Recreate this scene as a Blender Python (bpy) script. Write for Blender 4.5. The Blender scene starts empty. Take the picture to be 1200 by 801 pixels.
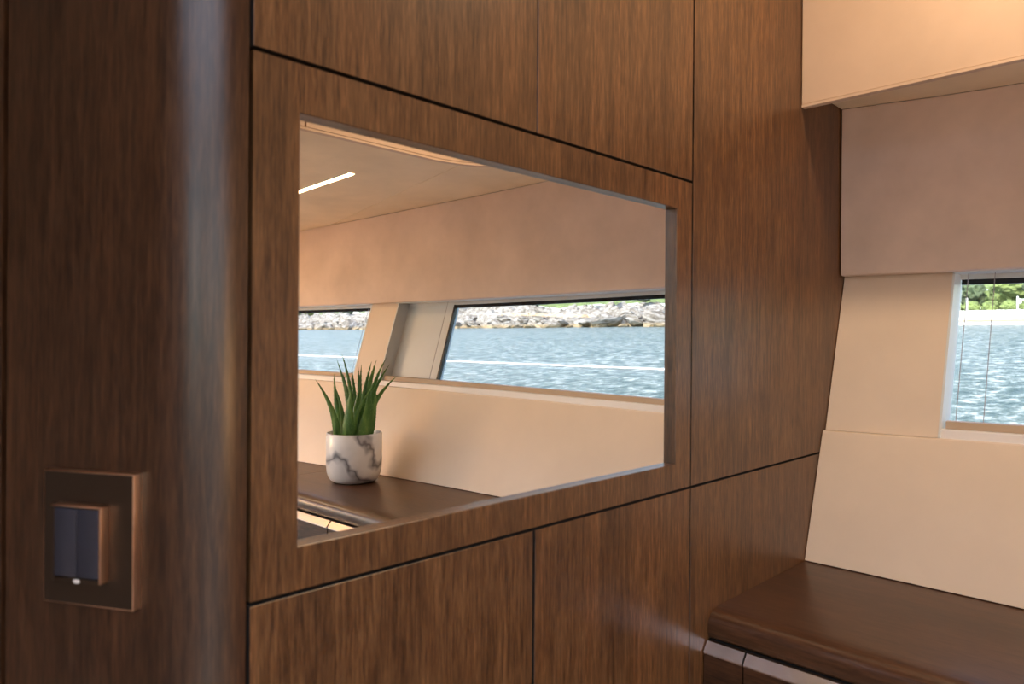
import bpy, bmesh, math, random
from mathutils import Vector, Matrix, noise

random.seed(7)
SC = bpy.context.scene
COL = SC.collection

# ------------------------------------------------------------------ frame of reference
# Wood bulkhead is the plane Y = 0, the camera stands on the -Y side, hull side is at +X.
# Heights are measured from the floor; EYE is the camera height.
EYE = 1.45
yaw, pitch, roll, fpx = 0.775157, -0.0026274, 0.00705943, 849.59
cy, sy, cp, sp = math.cos(yaw), math.sin(yaw), math.cos(pitch), math.sin(pitch)
F = Vector((cy * cp, sy * cp, sp))
R0 = Vector((sy, -cy, 0))
U0 = R0.cross(F)
Rv = math.cos(roll) * R0 + math.sin(roll) * U0
Uv = -math.sin(roll) * R0 + math.cos(roll) * U0
cam = bpy.data.cameras.new('camera')
cam.sensor_width = 36
cam.lens = fpx * 36 / 1200
cam.clip_start = 0.02
cam.clip_end = 2000
cam.dof.use_dof = True
cam.dof.focus_distance = 1.75
cam.dof.aperture_fstop = 9.0
camo = bpy.data.objects.new('camera', cam)
M = Matrix((Rv, Uv, -F)).transposed().to_4x4()
M.translation = Vector((0, -0.5, EYE))
camo.matrix_world = M
COL.objects.link(camo)
SC.camera = camo

# ------------------------------------------------------------------ sky, sun, exposure
world = bpy.data.worlds.new('sky')
SC.world = world
world.use_nodes = True
wn = world.node_tree
bg = wn.nodes['Background']
sky = wn.nodes.new('ShaderNodeTexSky')
sky.sky_type = 'NISHITA'
sky.sun_disc = False
sky.sun_elevation = math.radians(52)
sky.sun_rotation = math.radians(250)
sky.air_density = 1.0
sky.dust_density = 1.5
wn.links.new(sky.outputs[0], bg.inputs[0])
bg.inputs[1].default_value = 0.34

sun = bpy.data.lights.new('sun', 'SUN')
sun.energy = 3.4
sun.angle = math.radians(0.6)
sun.color = (1, 0.95, 0.87)
suno = bpy.data.objects.new('sun', sun)
suno.rotation_euler = Vector((0.60, 0.30, -0.85)).to_track_quat('-Z', 'Y').to_euler()
COL.objects.link(suno)

VS = SC.view_settings
VS.view_transform = 'Standard'
VS.look = 'None'
VS.exposure = 1.08
VS.gamma = 1.0
VS.use_curve_mapping = False
SC.cycles.max_bounces = 10
SC.cycles.diffuse_bounces = 6
SC.cycles.glossy_bounces = 6
SC.cycles.transparent_max_bounces = 12
SC.cycles.caustics_reflective = True
SC.cycles.sample_clamp_indirect = 6.0


# ------------------------------------------------------------------ helpers
def tag(o, label=None, cat=None, group=None, kind=None):
    if label: o['label'] = label
    if cat: o['category'] = cat
    if group: o['group'] = group
    if kind: o['kind'] = kind
    return o


def empty(name, loc=(0, 0, 0), rz=0.0):
    o = bpy.data.objects.new(name, None)
    o.empty_display_size = 0.05
    o.location = loc
    o.rotation_euler = (0, 0, rz)
    COL.objects.link(o)
    return o


def meshobj(name, bm, mat, parent=None, smooth=False, angle=None):
    bmesh.ops.recalc_face_normals(bm, faces=bm.faces[:])
    me = bpy.data.meshes.new(name)
    bm.to_mesh(me)
    bm.free()
    me.materials.append(mat)
    if smooth:
        for p in me.polygons: p.use_smooth = True
        if angle: me.set_sharp_from_angle(angle=math.radians(angle))
    o = bpy.data.objects.new(name, me)
    COL.objects.link(o)
    if parent:
        o.parent = parent
    return o


def add_box(bm, lo, hi, bevel=0.0, seg=2):
    vs = [bm.verts.new((x, y, z)) for x in (lo[0], hi[0]) for y in (lo[1], hi[1]) for z in (lo[2], hi[2])]
    fs = [(0, 1, 3, 2), (4, 6, 7, 5), (0, 4, 5, 1), (2, 3, 7, 6), (0, 2, 6, 4), (1, 5, 7, 3)]
    faces = [bm.faces.new([vs[i] for i in f]) for f in fs]
    if bevel:
        es = list({e for f in faces for e in f.edges})
        bmesh.ops.bevel(bm, geom=es, offset=bevel, segments=seg, profile=0.5, affect='EDGES')
    return bm


def box(name, lo, hi, mat, parent=None, bevel=0.0, seg=2):
    bm = bmesh.new()
    add_box(bm, lo, hi, bevel, seg)
    return meshobj(name, bm, mat, parent, smooth=bevel > 0, angle=40)


def sweep(name, svals, profile, mat, parent=None, smooth=False, angle=35):
    """closed cross-section profile(s) -> [(X, Z above eye)], carried along s (Y = -s)"""
    bm = bmesh.new()
    rings = []
    for s in svals:
        rings.append([bm.verts.new((x, -s, z + EYE)) for x, z in profile(s)])
    n = len(rings[0])
    for a, b in zip(rings, rings[1:]):
        for i in range(n):
            bm.faces.new((a[i], a[(i + 1) % n], b[(i + 1) % n], b[i]))
    bm.faces.new(rings[0])
    bm.faces.new(rings[-1][::-1])
    return meshobj(name, bm, mat, parent, smooth=smooth, angle=angle)


def lin(a, b, n):
    return [a + (b - a) * i / n for i in range(n + 1)]


def tube(bm, pts, radii, n=8):
    prev = None
    rings = []
    for i, p in enumerate(pts):
        p = Vector(p)
        d = (Vector(pts[min(i + 1, len(pts) - 1)]) - Vector(pts[max(i - 1, 0)])).normalized()
        ref = Vector((0, 0, 1)) if abs(d.z) < 0.9 else Vector((1, 0, 0))
        a = d.cross(ref).normalized()
        b = d.cross(a)
        r = radii[i] if isinstance(radii, (list, tuple)) else radii
        rings.append([bm.verts.new(p + a * r * math.cos(t) + b * r * math.sin(t)) for t in [2 * math.pi * k / n for k in range(n)]])
    for a, b in zip(rings, rings[1:]):
        for i in range(n):
            bm.faces.new((a[i], a[(i + 1) % n], b[(i + 1) % n], b[i]))
    bm.faces.new(rings[0]); bm.faces.new(rings[-1][::-1])


# ------------------------------------------------------------------ materials
def new_mat(name):
    m = bpy.data.materials.new(name)
    m.use_nodes = True
    nt = m.node_tree
    return m, nt, nt.nodes['Principled BSDF']


def ramp(nt, fac, stops):
    r = nt.nodes.new('ShaderNodeValToRGB')
    while len(r.color_ramp.elements) < len(stops):
        r.color_ramp.elements.new(0.5)
    for e, (p, c) in zip(r.color_ramp.elements, stops):
        e.position = p
        e.color = (*c, 1)
    nt.links.new(fac, r.inputs[0])
    return r.outputs[0]


def noise_node(nt, scale, vec, detail=3, rough=0.55, size=1.0):
    n = nt.nodes.new('ShaderNodeTexNoise')
    n.inputs['Scale'].default_value = size
    n.inputs['Detail'].default_value = detail
    n.inputs['Roughness'].default_value = rough
    mp = nt.nodes.new('ShaderNodeMapping')
    mp.inputs['Scale'].default_value = scale
    nt.links.new(vec, mp.inputs[0])
    nt.links.new(mp.outputs[0], n.inputs['Vector'])
    return n.outputs['Fac']


def objvec(nt):
    return nt.nodes.new('ShaderNodeTexCoord').outputs['Object']


def mixc(nt, fac, a, b, mode='MIX'):
    m = nt.nodes.new('ShaderNodeMix')
    m.data_type = 'RGBA'
    m.blend_type = mode
    for sock, v in ((m.inputs[0], fac), (m.inputs[6], a), (m.inputs[7], b)):
        if hasattr(v, 'is_linked') or hasattr(v, 'links'):
            nt.links.new(v, sock)
        elif isinstance(v, (int, float)):
            sock.default_value = v
        else:
            sock.default_value = (*v, 1)
    return m.outputs[2]


def bump(nt, bsdf, height, strength, dist):
    b = nt.nodes.new('ShaderNodeBump')
    b.inputs['Strength'].default_value = strength
    b.inputs['Distance'].default_value = dist
    nt.links.new(height, b.inputs['Height'])
    nt.links.new(b.outputs[0], bsdf.inputs['Normal'])


def wood(name, axis, dark, mid, light, rough=0.34, off=(0, 0, 0)):
    """stained fine-grained veneer, grain running along the given axis"""
    m, nt, b = new_mat(name)
    tc = nt.nodes.new('ShaderNodeTexCoord').outputs['Object']
    add = nt.nodes.new('ShaderNodeVectorMath')
    add.operation = 'ADD'
    oi = nt.nodes.new('ShaderNodeObjectInfo')
    sc_ = nt.nodes.new('ShaderNodeVectorMath'); sc_.operation = 'SCALE'
    sc_.inputs[0].default_value = (3.1, 1.7, 2.3)
    nt.links.new(oi.outputs['Random'], sc_.inputs['Scale'])
    nt.links.new(tc, add.inputs[0]); nt.links.new(sc_.outputs[0], add.inputs[1])
    v = add.outputs[0]

    def s(across, along):
        return tuple(along if i == axis else across for i in range(3))
    fine = noise_node(nt, s(640, 52), v, 2, 0.6)
    streak = noise_node(nt, s(240, 14), v, 3, 0.6)
    broad = noise_node(nt, s(26, 1.6), v, 3, 0.6)
    c1 = ramp(nt, fine, [(0.33, dark), (0.52, mid), (0.72, light)])
    c2 = ramp(nt, streak, [(0.34, dark), (0.50, mid), (0.68, light)])
    c3 = ramp(nt, broad, [(0.25, (0.62, 0.60, 0.60)), (0.5, (1, 1, 1)), (0.75, (1.28, 1.2, 1.12))])
    c = mixc(nt, 0.5, c1, c2)
    c = mixc(nt, 1.0, c, c3, 'MULTIPLY')
    nt.links.new(c, b.inputs['Base Color'])
    b.inputs['Roughness'].default_value = rough
    b.inputs['Specular IOR Level'].default_value = 0.5
    bump(nt, b, fine, 0.12, 0.0004)
    return m


def plain(name, col, rough=0.5, metal=0.0, nscale=None, namp=0.1, bumpd=0.0, aniso=None):
    m, nt, b = new_mat(name)
    b.inputs['Roughness'].default_value = rough
    b.inputs['Metallic'].default_value = metal
    v = objvec(nt)
    sc = nscale or 30
    f = noise_node(nt, (sc, sc, sc), v, 4, 0.6)
    lo = tuple(c * (1 - namp) for c in col)
    hi = tuple(min(1, c * (1 + namp)) for c in col)
    nt.links.new(ramp(nt, f, [(0.3, lo), (0.7, hi)]), b.inputs['Base Color'])
    if bumpd:
        f2 = noise_node(nt, (sc * 14, sc * 14, sc * 14), v, 3, 0.6)
        bump(nt, b, f2, 0.25, bumpd)
    return m


WD, WM, WL = (0.031, 0.0125, 0.0048), (0.094, 0.0425, 0.0160), (0.185, 0.094, 0.040)
M_WOOD = wood('stained_veneer_upright', 2, WD, WM, WL)
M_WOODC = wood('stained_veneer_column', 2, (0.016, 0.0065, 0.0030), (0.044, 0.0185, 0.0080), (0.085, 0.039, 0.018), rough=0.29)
M_WOODY = wood('stained_veneer_counter', 1, (0.034, 0.0145, 0.0068), (0.064, 0.0285, 0.0135), (0.098, 0.046, 0.023), rough=0.33)
M_WOODD = wood('stained_veneer_drawer', 1, (0.018, 0.007, 0.003), (0.050, 0.020, 0.009), (0.10, 0.045, 0.02), rough=0.4)
M_GAP = plain('black_shadow_gap', (0.006, 0.005, 0.004), 0.9)
M_LEATHER = plain('beige_leather', (0.71, 0.59, 0.475), 0.42, nscale=9, namp=0.03, bumpd=0.0002)
M_SUEDE = plain('taupe_suede', (0.73, 0.585, 0.50), 0.85, nscale=7, namp=0.10, bumpd=0.0004)
M_SUEDEL = plain('sand_suede', (0.62, 0.47, 0.355), 0.85, nscale=7, namp=0.06, bumpd=0.0004)
M_CEIL = plain('sand_suede_ceiling', (0.80, 0.66, 0.48), 0.85, nscale=6, namp=0.08, bumpd=0.0004)
M_WHITE = plain('white_grey_gelcoat', (0.66, 0.69, 0.70), 0.35, nscale=8, namp=0.02)
M_SILL = plain('pale_sill', (0.76, 0.74, 0.74), 0.4, nscale=8, namp=0.02)
M_BLACK = plain('black_glass_border', (0.012, 0.012, 0.012), 0.25)
M_BLIND = plain('taupe_blind_rail', (0.47, 0.36, 0.26), 0.6, nscale=20, namp=0.03)
M_CORD = plain('blind_cord', (0.32, 0.30, 0.33), 0.8)
M_CHROME = plain('polished_metal', (0.95, 0.93, 0.92), 0.22, 1.0, namp=0.01)
M_BRONZE = plain('brown_metal_face', (0.055, 0.034, 0.022), 0.35, 0.6, namp=0.03)
M_COPPER = plain('copper_edge', (0.85, 0.54, 0.36), 0.33, 1.0, namp=0.03)
M_ROCKER = plain('slate_rocker', (0.030, 0.030, 0.042), 0.35, namp=0.05)
M_LED = plain('pale_indicator', (0.75, 0.72, 0.7), 0.3)
M_FLOOR = plain('cream_carpet', (0.68, 0.60, 0.51), 0.95, nscale=60, namp=0.06)
M_DARKWALL = plain('cabin_panel', (0.50, 0.42, 0.35), 0.6, nscale=5)
M_CEILW = plain('high_ceiling_panel', (0.66, 0.56, 0.46), 0.8, nscale=5, namp=0.03)
M_ROPE = plain('white_rope', (0.85, 0.85, 0.83), 0.6)


def mirror_mat():
    m, nt, b = new_mat('silvered_mirror')
    b.inputs['Base Color'].default_value = (0.90, 0.905, 0.90, 1)
    b.inputs['Metallic'].default_value = 1
    b.inputs['Roughness'].default_value = 0.0
    return m


def glass_mat():
    m, nt, b = new_mat('window_glass')
    out = nt.nodes['Material Output']
    tr = nt.nodes.new('ShaderNodeBsdfTransparent')
    tr.inputs[0].default_value = (0.93, 0.95, 0.95, 1)
    gl = nt.nodes.new('ShaderNodeBsdfGlossy')
    gl.inputs['Roughness'].default_value = 0.01
    lw = nt.nodes.new('ShaderNodeLayerWeight'); lw.inputs['Blend'].default_value = 0.5
    pw = nt.nodes.new('ShaderNodeMath'); pw.operation = 'POWER'; pw.inputs[1].default_value = 5.0
    nt.links.new(lw.outputs['Facing'], pw.inputs[0])
    fr = nt.nodes.new('ShaderNodeMath'); fr.operation = 'MULTIPLY_ADD'; fr.inputs[1].default_value = 0.9; fr.inputs[2].default_value = 0.03
    nt.links.new(pw.outputs[0], fr.inputs[0])
    mx = nt.nodes.new('ShaderNodeMixShader')
    nt.links.new(fr.outputs[0], mx.inputs[0])
    nt.links.new(tr.outputs[0], mx.inputs[1]); nt.links.new(gl.outputs[0], mx.inputs[2])
    nt.links.new(mx.outputs[0], out.inputs[0])
    return m


def emit_mat(name, col, strength):
    m, nt, b = new_mat(name)
    b.inputs['Base Color'].default_value = (0.8, 0.8, 0.8, 1)
    b.inputs['Emission Color'].default_value = (*col, 1)
    b.inputs['Emission Strength'].default_value = strength
    return m


M_MIRROR, M_GLASS = mirror_mat(), glass_mat()


def frost_mat():
    m, nt, b = new_mat('frosted_acrylic')
    tl = nt.nodes.new('ShaderNodeBsdfTranslucent')
    tl.inputs[0].default_value = (0.90, 0.92, 0.97, 1)
    tp = nt.nodes.new('ShaderNodeBsdfTransparent'); tp.inputs[0].default_value = (1, 1, 1, 1)
    mx = nt.nodes.new('ShaderNodeMixShader'); mx.inputs[0].default_value = 0.0
    nt.links.new(tl.outputs[0], mx.inputs[1]); nt.links.new(tp.outputs[0], mx.inputs[2])
    nt.links.new(mx.outputs[0], nt.nodes['Material Output'].inputs[0])
    return m


M_FROST = frost_mat()
WARM = (1.0, 0.72, 0.46)
M_GLOBE = emit_mat('lit_opal_globe', (1.0, 0.52, 0.20), 32)
M_LIGHT = emit_mat('warm_led', (1.0, 0.66, 0.33), 8)

# ------------------------------------------------------------------ hull geometry (functions of s = -Y)
ZD = -0.3677                                   # counter top, relative to the eye


def XH(s): return 1.2156 + 0.0045 * s - 0.0577 * s * s      # where the lining meets the counter
def ZS(s): return -0.1545 + 0.018 * s                      # window ledge
def XV(s): return XH(s) + 0.1465                           # valance face
def XU(s, z): return XH(s) + 0.0849 + 0.3073 * (z + 0.156)  # upper lining face


def ZVB(s): return 0.1212 - 0.016 * s + 0.004 * s * s        # valance lower edge


def ZC(s):                                                 # low ceiling
    pts = [(-0.1, 0.426), (0.0, 0.4246), (0.16, 0.412), (0.28, 0.405), (0.68, 0.393), (1.14, 0.377), (1.66, 0.353), (2.6, 0.325), (4, 0.30)]
    for (a, za), (b, zb) in zip(pts, pts[1:]):
        if s <= b:
            return za + (zb - za) * (s - a) / (b - a)
    return pts[-1][1]


S_END = 3.2
X_PORT = -1.9
Z_FL = -EYE
Z_HI = 0.85

# ------------------------------------------------------------------ front bulkhead (wood panels round a mirror)
wall_front = tag(box('wall_front', (0.2270, 0.014, 0), (1.75, 0.030, EYE + Z_HI), M_GAP), kind='structure',
                 label='dark backing of the wood panelled bulkhead')


def panel(x0, x1, z0, z1, mat=M_WOOD, name='wood_panel', outline=None):
    bm = bmesh.new()
    pts = outline or [(x0, z0), (x1, z0), (x1, z1), (x0, z1)]
    fr = [bm.verts.new((x, 0.0, z + EYE)) for x, z in pts]
    bk = [bm.verts.new((x, 0.0135, z + EYE)) for x, z in pts]
    f = bm.faces.new(fr)
    bm.faces.new(bk[::-1])
    n = len(pts)
    for i in range(n):
        bm.faces.new((fr[i], bk[i], bk[(i + 1) % n], fr[(i + 1) % n]))
    bmesh.ops.bevel(bm, geom=list(f.edges), offset=0.0004, segments=1, affect='EDGES')
    o = meshobj(name, bm, mat, wall_front)
    o.data.materials.append(M_GAP)                 # the panels' edges are stained black
    for p in o.data.polygons:
        if abs(p.normal.y) < 0.3: p.material_index = 1
    return o


G = 0.0017
XA, XB, XC1 = 0.2422, 0.8490, 0.5447
ZT, ZB = 0.2095, -0.1925
panel(XA, XC1 - 0.0006, ZT + G, Z_HI)
panel(XC1 + 0.0006, XB - G, ZT + G, Z_HI)
panel(XA, XC1 - G, Z_FL, ZB - G)
panel(XC1 + G, XB - G * 0.7, Z_FL, ZB - G)


def hullx(z): return 1.2152 + 0.3436 * (z - ZD)


panel(0, 0, 0, 0, outline=[(XB + G, ZB + G), (1.60, ZB + G), (1.60, Z_HI), (XB + G, Z_HI)])
panel(0, 0, 0, 0, outline=[(XB + G * 0.7, Z_FL), (1.60, Z_FL), (1.60, ZB - G), (XB + G * 0.7, ZB - G)])

# mirror in its wooden frame
mx0, mx1, mz0, mz1 = 0.2796, 0.8106, -0.1577, 0.1707
MD = 0.0088
mirror = tag(empty('wall_mirror', (0.545, 0.0, EYE + ZB)),
             'wide mirror recessed in a brown wood frame on the panelled bulkhead', 'mirror')


def child_of(o, p):
    o.parent = p
    o.matrix_parent_inverse = Matrix.Translation(-Vector(p.location))
    return o


def frame_mesh():
    bm = bmesh.new()
    ox0, ox1, oz0, oz1 = XA, XB - G, ZB + G, ZT - G
    def ring(x0, x1, z0, z1, y): return [bm.verts.new((x, y, z + EYE)) for x, z in ((x0, z0), (x1, z0), (x1, z1), (x0, z1))]
    o_f = ring(ox0, ox1, oz0, oz1, 0.0)
    i_f = ring(mx0 - 0.0007, mx1 + 0.0007, mz0 - 0.0007, mz1 + 0.0007, 0.0)
    i_c = ring(mx0, mx1, mz0, mz1, 0.0007)
    i_b = ring(mx0, mx1, mz0, mz1, MD + 0.004)
    o_b = ring(ox0, ox1, oz0, oz1, MD + 0.004)
    rs = [o_f, i_f, i_c, i_b, o_b, o_f]
    for a, b in zip(rs, rs[1:]):
        for i in range(4):
            bm.faces.new((a[i], a[(i + 1) % 4], b[(i + 1) % 4], b[i]))
    return bm


child_of(meshobj('frame', frame_mesh(), M_WOOD), mirror)
child_of(box('mirror_glass', (mx0 - 0.004, MD, mz0 - 0.004 + EYE), (mx1 + 0.004, MD + 0.0035, mz1 + 0.004 + EYE), M_MIRROR), mirror)
# let the glass sit in a rebate: the frame's back ring is opened by this small offset
# ------------------------------------------------------------------ rounded column at the left
DIR = Vector((-0.494, 0.870, 0)).normalized()
NRM = Vector((-0.870, -0.494, 0)).normalized()
corner = Vector((0.2029, 0, 0))
th = math.radians(60.4)
TL = 0.2390 - corner.x
RR = TL / math.tan(th / 2)
cx_, cy_ = 0.2390, RR


def column_path():
    pts = []
    for k in range(25):
        a = th * k / 24
        pts.append(Vector((cx_ - RR * math.sin(a), cy_ - RR * math.cos(a), 0)))
    return pts


wall_left = tag(empty('wall_left', (0.2, 0.05, 0)), kind='structure')


def skin(name, pts, thick, z0, z1, mat, parent):
    """upright sheet following pts (front side), thickness away from the camera"""
    bm = bmesh.new()
    ds = []
    for i in range(len(pts)):
        d = (pts[min(i + 1, len(pts) - 1)] - pts[max(i - 1, 0)]).normalized()
        ds.append(Vector((-d.y, d.x, 0)) if False else Vector((d.y, -d.x, 0)))
    rows = []
    for p, nn in zip(pts, ds):
        q = p + nn * thick
        rows.append([bm.verts.new((p.x, p.y, z0)), bm.verts.new((p.x, p.y, z1)), bm.verts.new((q.x, q.y, z1)), bm.verts.new((q.x, q.y, z0))])
    for a, b in zip(rows, rows[1:]):
        for i in range(4):
            bm.faces.new((a[i], a[(i + 1) % 4], b[(i + 1) % 4], b[i]))
    bm.faces.new(rows[0]); bm.faces.new(rows[-1][::-1])
    o = meshobj(name, bm, mat, None, smooth=True, angle=30)
    return child_of(o, parent)


arc = column_path()
end = arc[-1]
TSEAM = None
# left end of the column where the sight line of its seam meets the surface
ratio = 0.1893
A_ = end; # end + t*DIR , x/(y+.5)=ratio
TSEAM = (A_.x - ratio * (A_.y + 0.5)) / (ratio * DIR.y - DIR.x)
cpts = arc + [end + DIR * (TSEAM * k / 6) for k in range(1, 7)]
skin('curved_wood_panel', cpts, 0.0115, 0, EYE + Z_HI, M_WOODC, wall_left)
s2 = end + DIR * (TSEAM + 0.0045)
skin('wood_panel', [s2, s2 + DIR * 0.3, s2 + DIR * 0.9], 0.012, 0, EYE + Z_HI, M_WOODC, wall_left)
o1, o2 = end + DIR * (TSEAM - 0.05) - NRM * 0.016, end + DIR * (TSEAM + 0.06) - NRM * 0.016
skin('seam_backing', [o1, (o1 + o2) / 2, o2], 0.004, 0, EYE + Z_HI, M_GAP, wall_left)

# ------------------------------------------------------------------ light switch on the column
zR = 0.5
dirR = F * fpx + Rv * (156.5 - 600) - Uv * (636.4 - 400.5)
Pr = Vector((0, -0.5, EYE)) + dirR * (zR / fpx)        # middle of the plate's right front edge
PH, PW, PT = 0.0945, 0.0775, 0.0090
sw = empty('light_switch')
sw.matrix_world = Matrix((DIR.to_4d(), Vector((0, 0, 1, 0)), NRM.to_4d(), Vector((0, 0, 0, 1)))).transposed()
pc = Pr + DIR * PW / 2 - NRM * PT
for i in range(3): sw.matrix_world[i][3] = pc[i]
sw.matrix_world = Matrix(((DIR.x, 0, NRM.x, pc.x), (DIR.y, 0, NRM.y, pc.y), (0, 1, 0, pc.z), (0, 0, 0, 1)))
tag(sw, 'square brown metal light switch with copper edges on the rounded wood column', 'light switch')
# local axes: +x = away to the left of the photo, y = up, z = out of the column


def lbox(name, lo, hi, mat, parent, bevel=0.0):
    bm = bmesh.new(); add_box(bm, lo, hi, bevel, 2)
    return meshobj(name, bm, mat, parent, smooth=bevel > 0, angle=40)


def rim_plate(name, x0, x1, y0, y1, z0, z1, hole, parent, face, edge):
    """plate with copper sides; the brown face is its own part"""
    p = lbox(name, (x0, y0, z0), (x1, y1, z1), edge, parent, 0.0007)
    f = lbox('face', (x0 + 0.0009, y0 + 0.0009, z1 - 0.0006), (x1 - 0.0009, y1 - 0.0009, z1 + 0.0001), face, p)
    return p


rim_plate('cover_plate', -PW / 2, PW / 2, -PH / 2, PH / 2, 0.0, PT, None, sw, M_BRONZE, M_COPPER)
u0 = PW / 2 - 0.185 * PW
u1 = PW / 2 - 0.735 * PW
v1 = PH / 2 - 0.235 * PH
v0 = PH / 2 - 0.80 * PH
BZ = PT + 0.0075
bz = empty('bezel'); bz.parent = sw
bm = bmesh.new()
t_ = 0.0016
add_box(bm, (u1, v0, PT), (u1 + t_, v1, BZ), 0.0004)
add_box(bm, (u1, v1 - t_, PT), (u0, v1, BZ), 0.0004)
bpy.data.objects.remove(bz)
bz = meshobj('bezel', bm, M_COPPER, sw, smooth=True, angle=40)
lbox('bezel_face', (u1 + 0.0012, v0 - 0.001, PT), (u0 - 0.0012, v0 + 0.002, BZ - 0.0015), M_BRONZE, sw, 0.0004)
lbox('bezel_face', (u0 - t_, v0 - 0.001, PT), (u0, v1 - t_ - 0.0002, BZ - 0.001), M_BRONZE, sw, 0.0004)
um = (u0 + u1) / 2
lbox('rocker', (u1 + t_ + 0.0004, v0 + 0.003, PT), (um - 0.0002, v1 - t_ - 0.001, BZ - 0.001), M_ROCKER, sw, 0.0005)
lbox('rocker', (um + 0.0002, v0 + 0.003, PT), (u0 - t_ - 0.0004, v1 - t_ - 0.001, BZ - 0.001), M_ROCKER, sw, 0.0005)
bm = bmesh.new()
bmesh.ops.create_uvsphere(bm, u_segments=14, v_segments=8, radius=1.0)
for v in bm.verts:
    v.co = Vector((v.co.x * 0.0032 + um, v.co.y * 0.0016 + v0 + 0.0003, v.co.z * 0.0007 + BZ - 0.0012))
tag(meshobj('indicator', bm, M_LED, sw, smooth=True), 'small pale oval indicator')

# ------------------------------------------------------------------ hull side wall
wall_right = tag(empty('wall_right', (1.215, 0, EYE + ZD)), kind='structure')


def hull(name, svals, prof, mat, **k):
    return child_of(sweep(name, svals, prof, mat, **k), wall_right)


S0 = 0.0012
W1a, W1b, W2a = 0.180, 1.225, 1.340
GD = 0.040      # depth of the window plane behind the lining
hs = lin(S0, S_END, 40)


def p_lower(s):
    zt, zb = ZS(s), ZD + 0.0016
    xb = XH(s) + 0.0003
    xt = XH(s) + 0.0730
    return [(xb, zb), (xb + (xt - xb) * 0.985, zb + (zt - zb) * 0.985 - 0.0006), (xt + 0.0006, zt - 0.0008), (xt + 0.003, zt),
            (xt + 0.0135, zt), (xb + 0.03, zb)]


hull('lower_lining', hs, p_lower, M_LEATHER, smooth=True, angle=25)


def p_ledge(s):
    zt = ZS(s)
    xt = XH(s) + 0.0866
    return [(xt, zt - 0.012), (xt, zt), (xt + 0.0035, zt + 0.0005), (xt + 0.0045, zt + 0.0125), (xt + 0.0065, zt + 0.0138), (xt + 0.040, zt + 0.0138), (xt + 0.040, zt - 0.012)]


def p_upper(s):
    z0, z1 = ZS(s) + 0.0005, ZVB(s) + 0.06
    return [(XU(s, z0), z0), (XU(s, z1), z1), (XU(s, z1) + 0.03, z1), (XU(s, z0) + 0.03, z0)]


hull('upper_lining', lin(S0, W1a, 4), p_upper, M_LEATHER)
hull('window_pillar', lin(W1b, W2a, 3), p_upper, M_LEATHER)
hull('upper_lining', lin(2.75, S_END, 4), p_upper, M_LEATHER)


def window(n, sa, sb, ga, gb, cords, label):
    """opening sa..sb in the lining, glass ga..gb at its back"""
    w = tag(empty('window_%d' % n, (XU(sa, -0.15) + 0.03, -sa, EYE + ZS(sa))), kind='structure')
    def part(name, sv, pr, mat, **k): return child_of(sweep(name, sv, pr, mat, **k), w)
    sv = lin(sa, sb, 16)
    part('window_sill', sv, p_ledge, M_SILL)

    def jamb(s):
        z0, z1 = ZS(s) + 0.0005, ZVB(s) + 0.02
        a, b = XU(s, z0) - 0.0006, XU(s, z1) - 0.0006
        return [(a, z0), (b, z1), (b + GD, z1), (a + GD, z0)]
    part('jamb', [sa - 0.003, sa + 0.0005], jamb, M_WHITE)
    part('jamb', [sb - 0.0005, sb + 0.003], jamb, M_WHITE)

    def head(s):
        z = ZVB(s) - 0.0015
        a = XU(s, z)
        return [(a - 0.012, z), (a + GD - 0.003, z), (a + GD - 0.0045, z - 0.0085), (a + GD + 0.003, z - 0.0085), (a + GD + 0.003, z + 0.01), (a - 0.012, z + 0.01)]
    part('head_lining', sv, head, M_WHITE)

    def plane(z0, z1, o0, o1):
        def pr(s):
            a, b = z0(s), z1(s)
            return [(XU(s, a) + o0, a), (XU(s, b) + o0, b), (XU(s, b) + o1, b), (XU(s, a) + o1, a)]
        return pr
    zb = lambda s: ZS(s) - 0.004
    zt = lambda s: ZVB(s) - 0.0195
    if gb < sb:
        part('side_panel', lin(gb + 0.002, sb, 4), plane(zb, lambda s: ZVB(s), GD - 0.001, GD + 0.006), M_WHITE)
    # black ceramic border of the pane: top band and end bands
    part('border', lin(ga, gb + 0.004, 12), plane(lambda s: ZVB(s) - 0.0190, lambda s: ZVB(s) + 0.02, GD - 0.0005, GD + 0.010), M_BLACK)
    part('border', [gb - 0.0015, gb + 0.005], plane(zb, lambda s: ZVB(s), GD - 0.002, GD + 0.008), M_BLACK)
    part('window_pane', lin(ga, gb, 14), plane(zb, lambda s: ZVB(s) + 0.01, GD + 0.0045, GD + 0.0085), M_GLASS)
    # blind
    b0 = XU((sa + sb) / 2, 0)
    bl = tag(empty('window_blind', (b0 + 0.02, -(sa + sb) / 2, EYE + ZS(sa) + 0.02)), label, 'blind', 'raised blinds at the cabin windows')

    def rail(s):
        z = ZS(s) + 0.0142
        x = XU(s, z) + 0.012
        return [(x, z), (x + 0.001, z + 0.0115), (x + 0.012, z + 0.0125), (x + 0.012, z)]
    child_of(sweep('bottom_rail', lin(sa + 0.004, sb - 0.006, 14), rail, M_BLIND), bl)
    for c in cords:
        bm = bmesh.new()
        z0, z1 = ZS(c) + 0.025, ZVB(c) + 0.002
        tube(bm, [(XU(c, z0) + 0.018, -c, z0 + EYE), (XU(c, z1) + 0.018, -c, z1 + EYE)], 0.0006, 6)
        child_of(meshobj('cord', bm, M_CORD), bl)
    return w


window(1, W1a + 0.0, W1b, W1a + 0.002, 1.040, (0.196, 0.234, 1.05), 'taupe blind rail with thin cords drawn across the window nearest the bulkhead')
window(2, W2a, 2.75, W2a + 0.002, 2.748, (1.372, 2.6), 'taupe blind rail with a cord across the window behind the potted plant')

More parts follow.
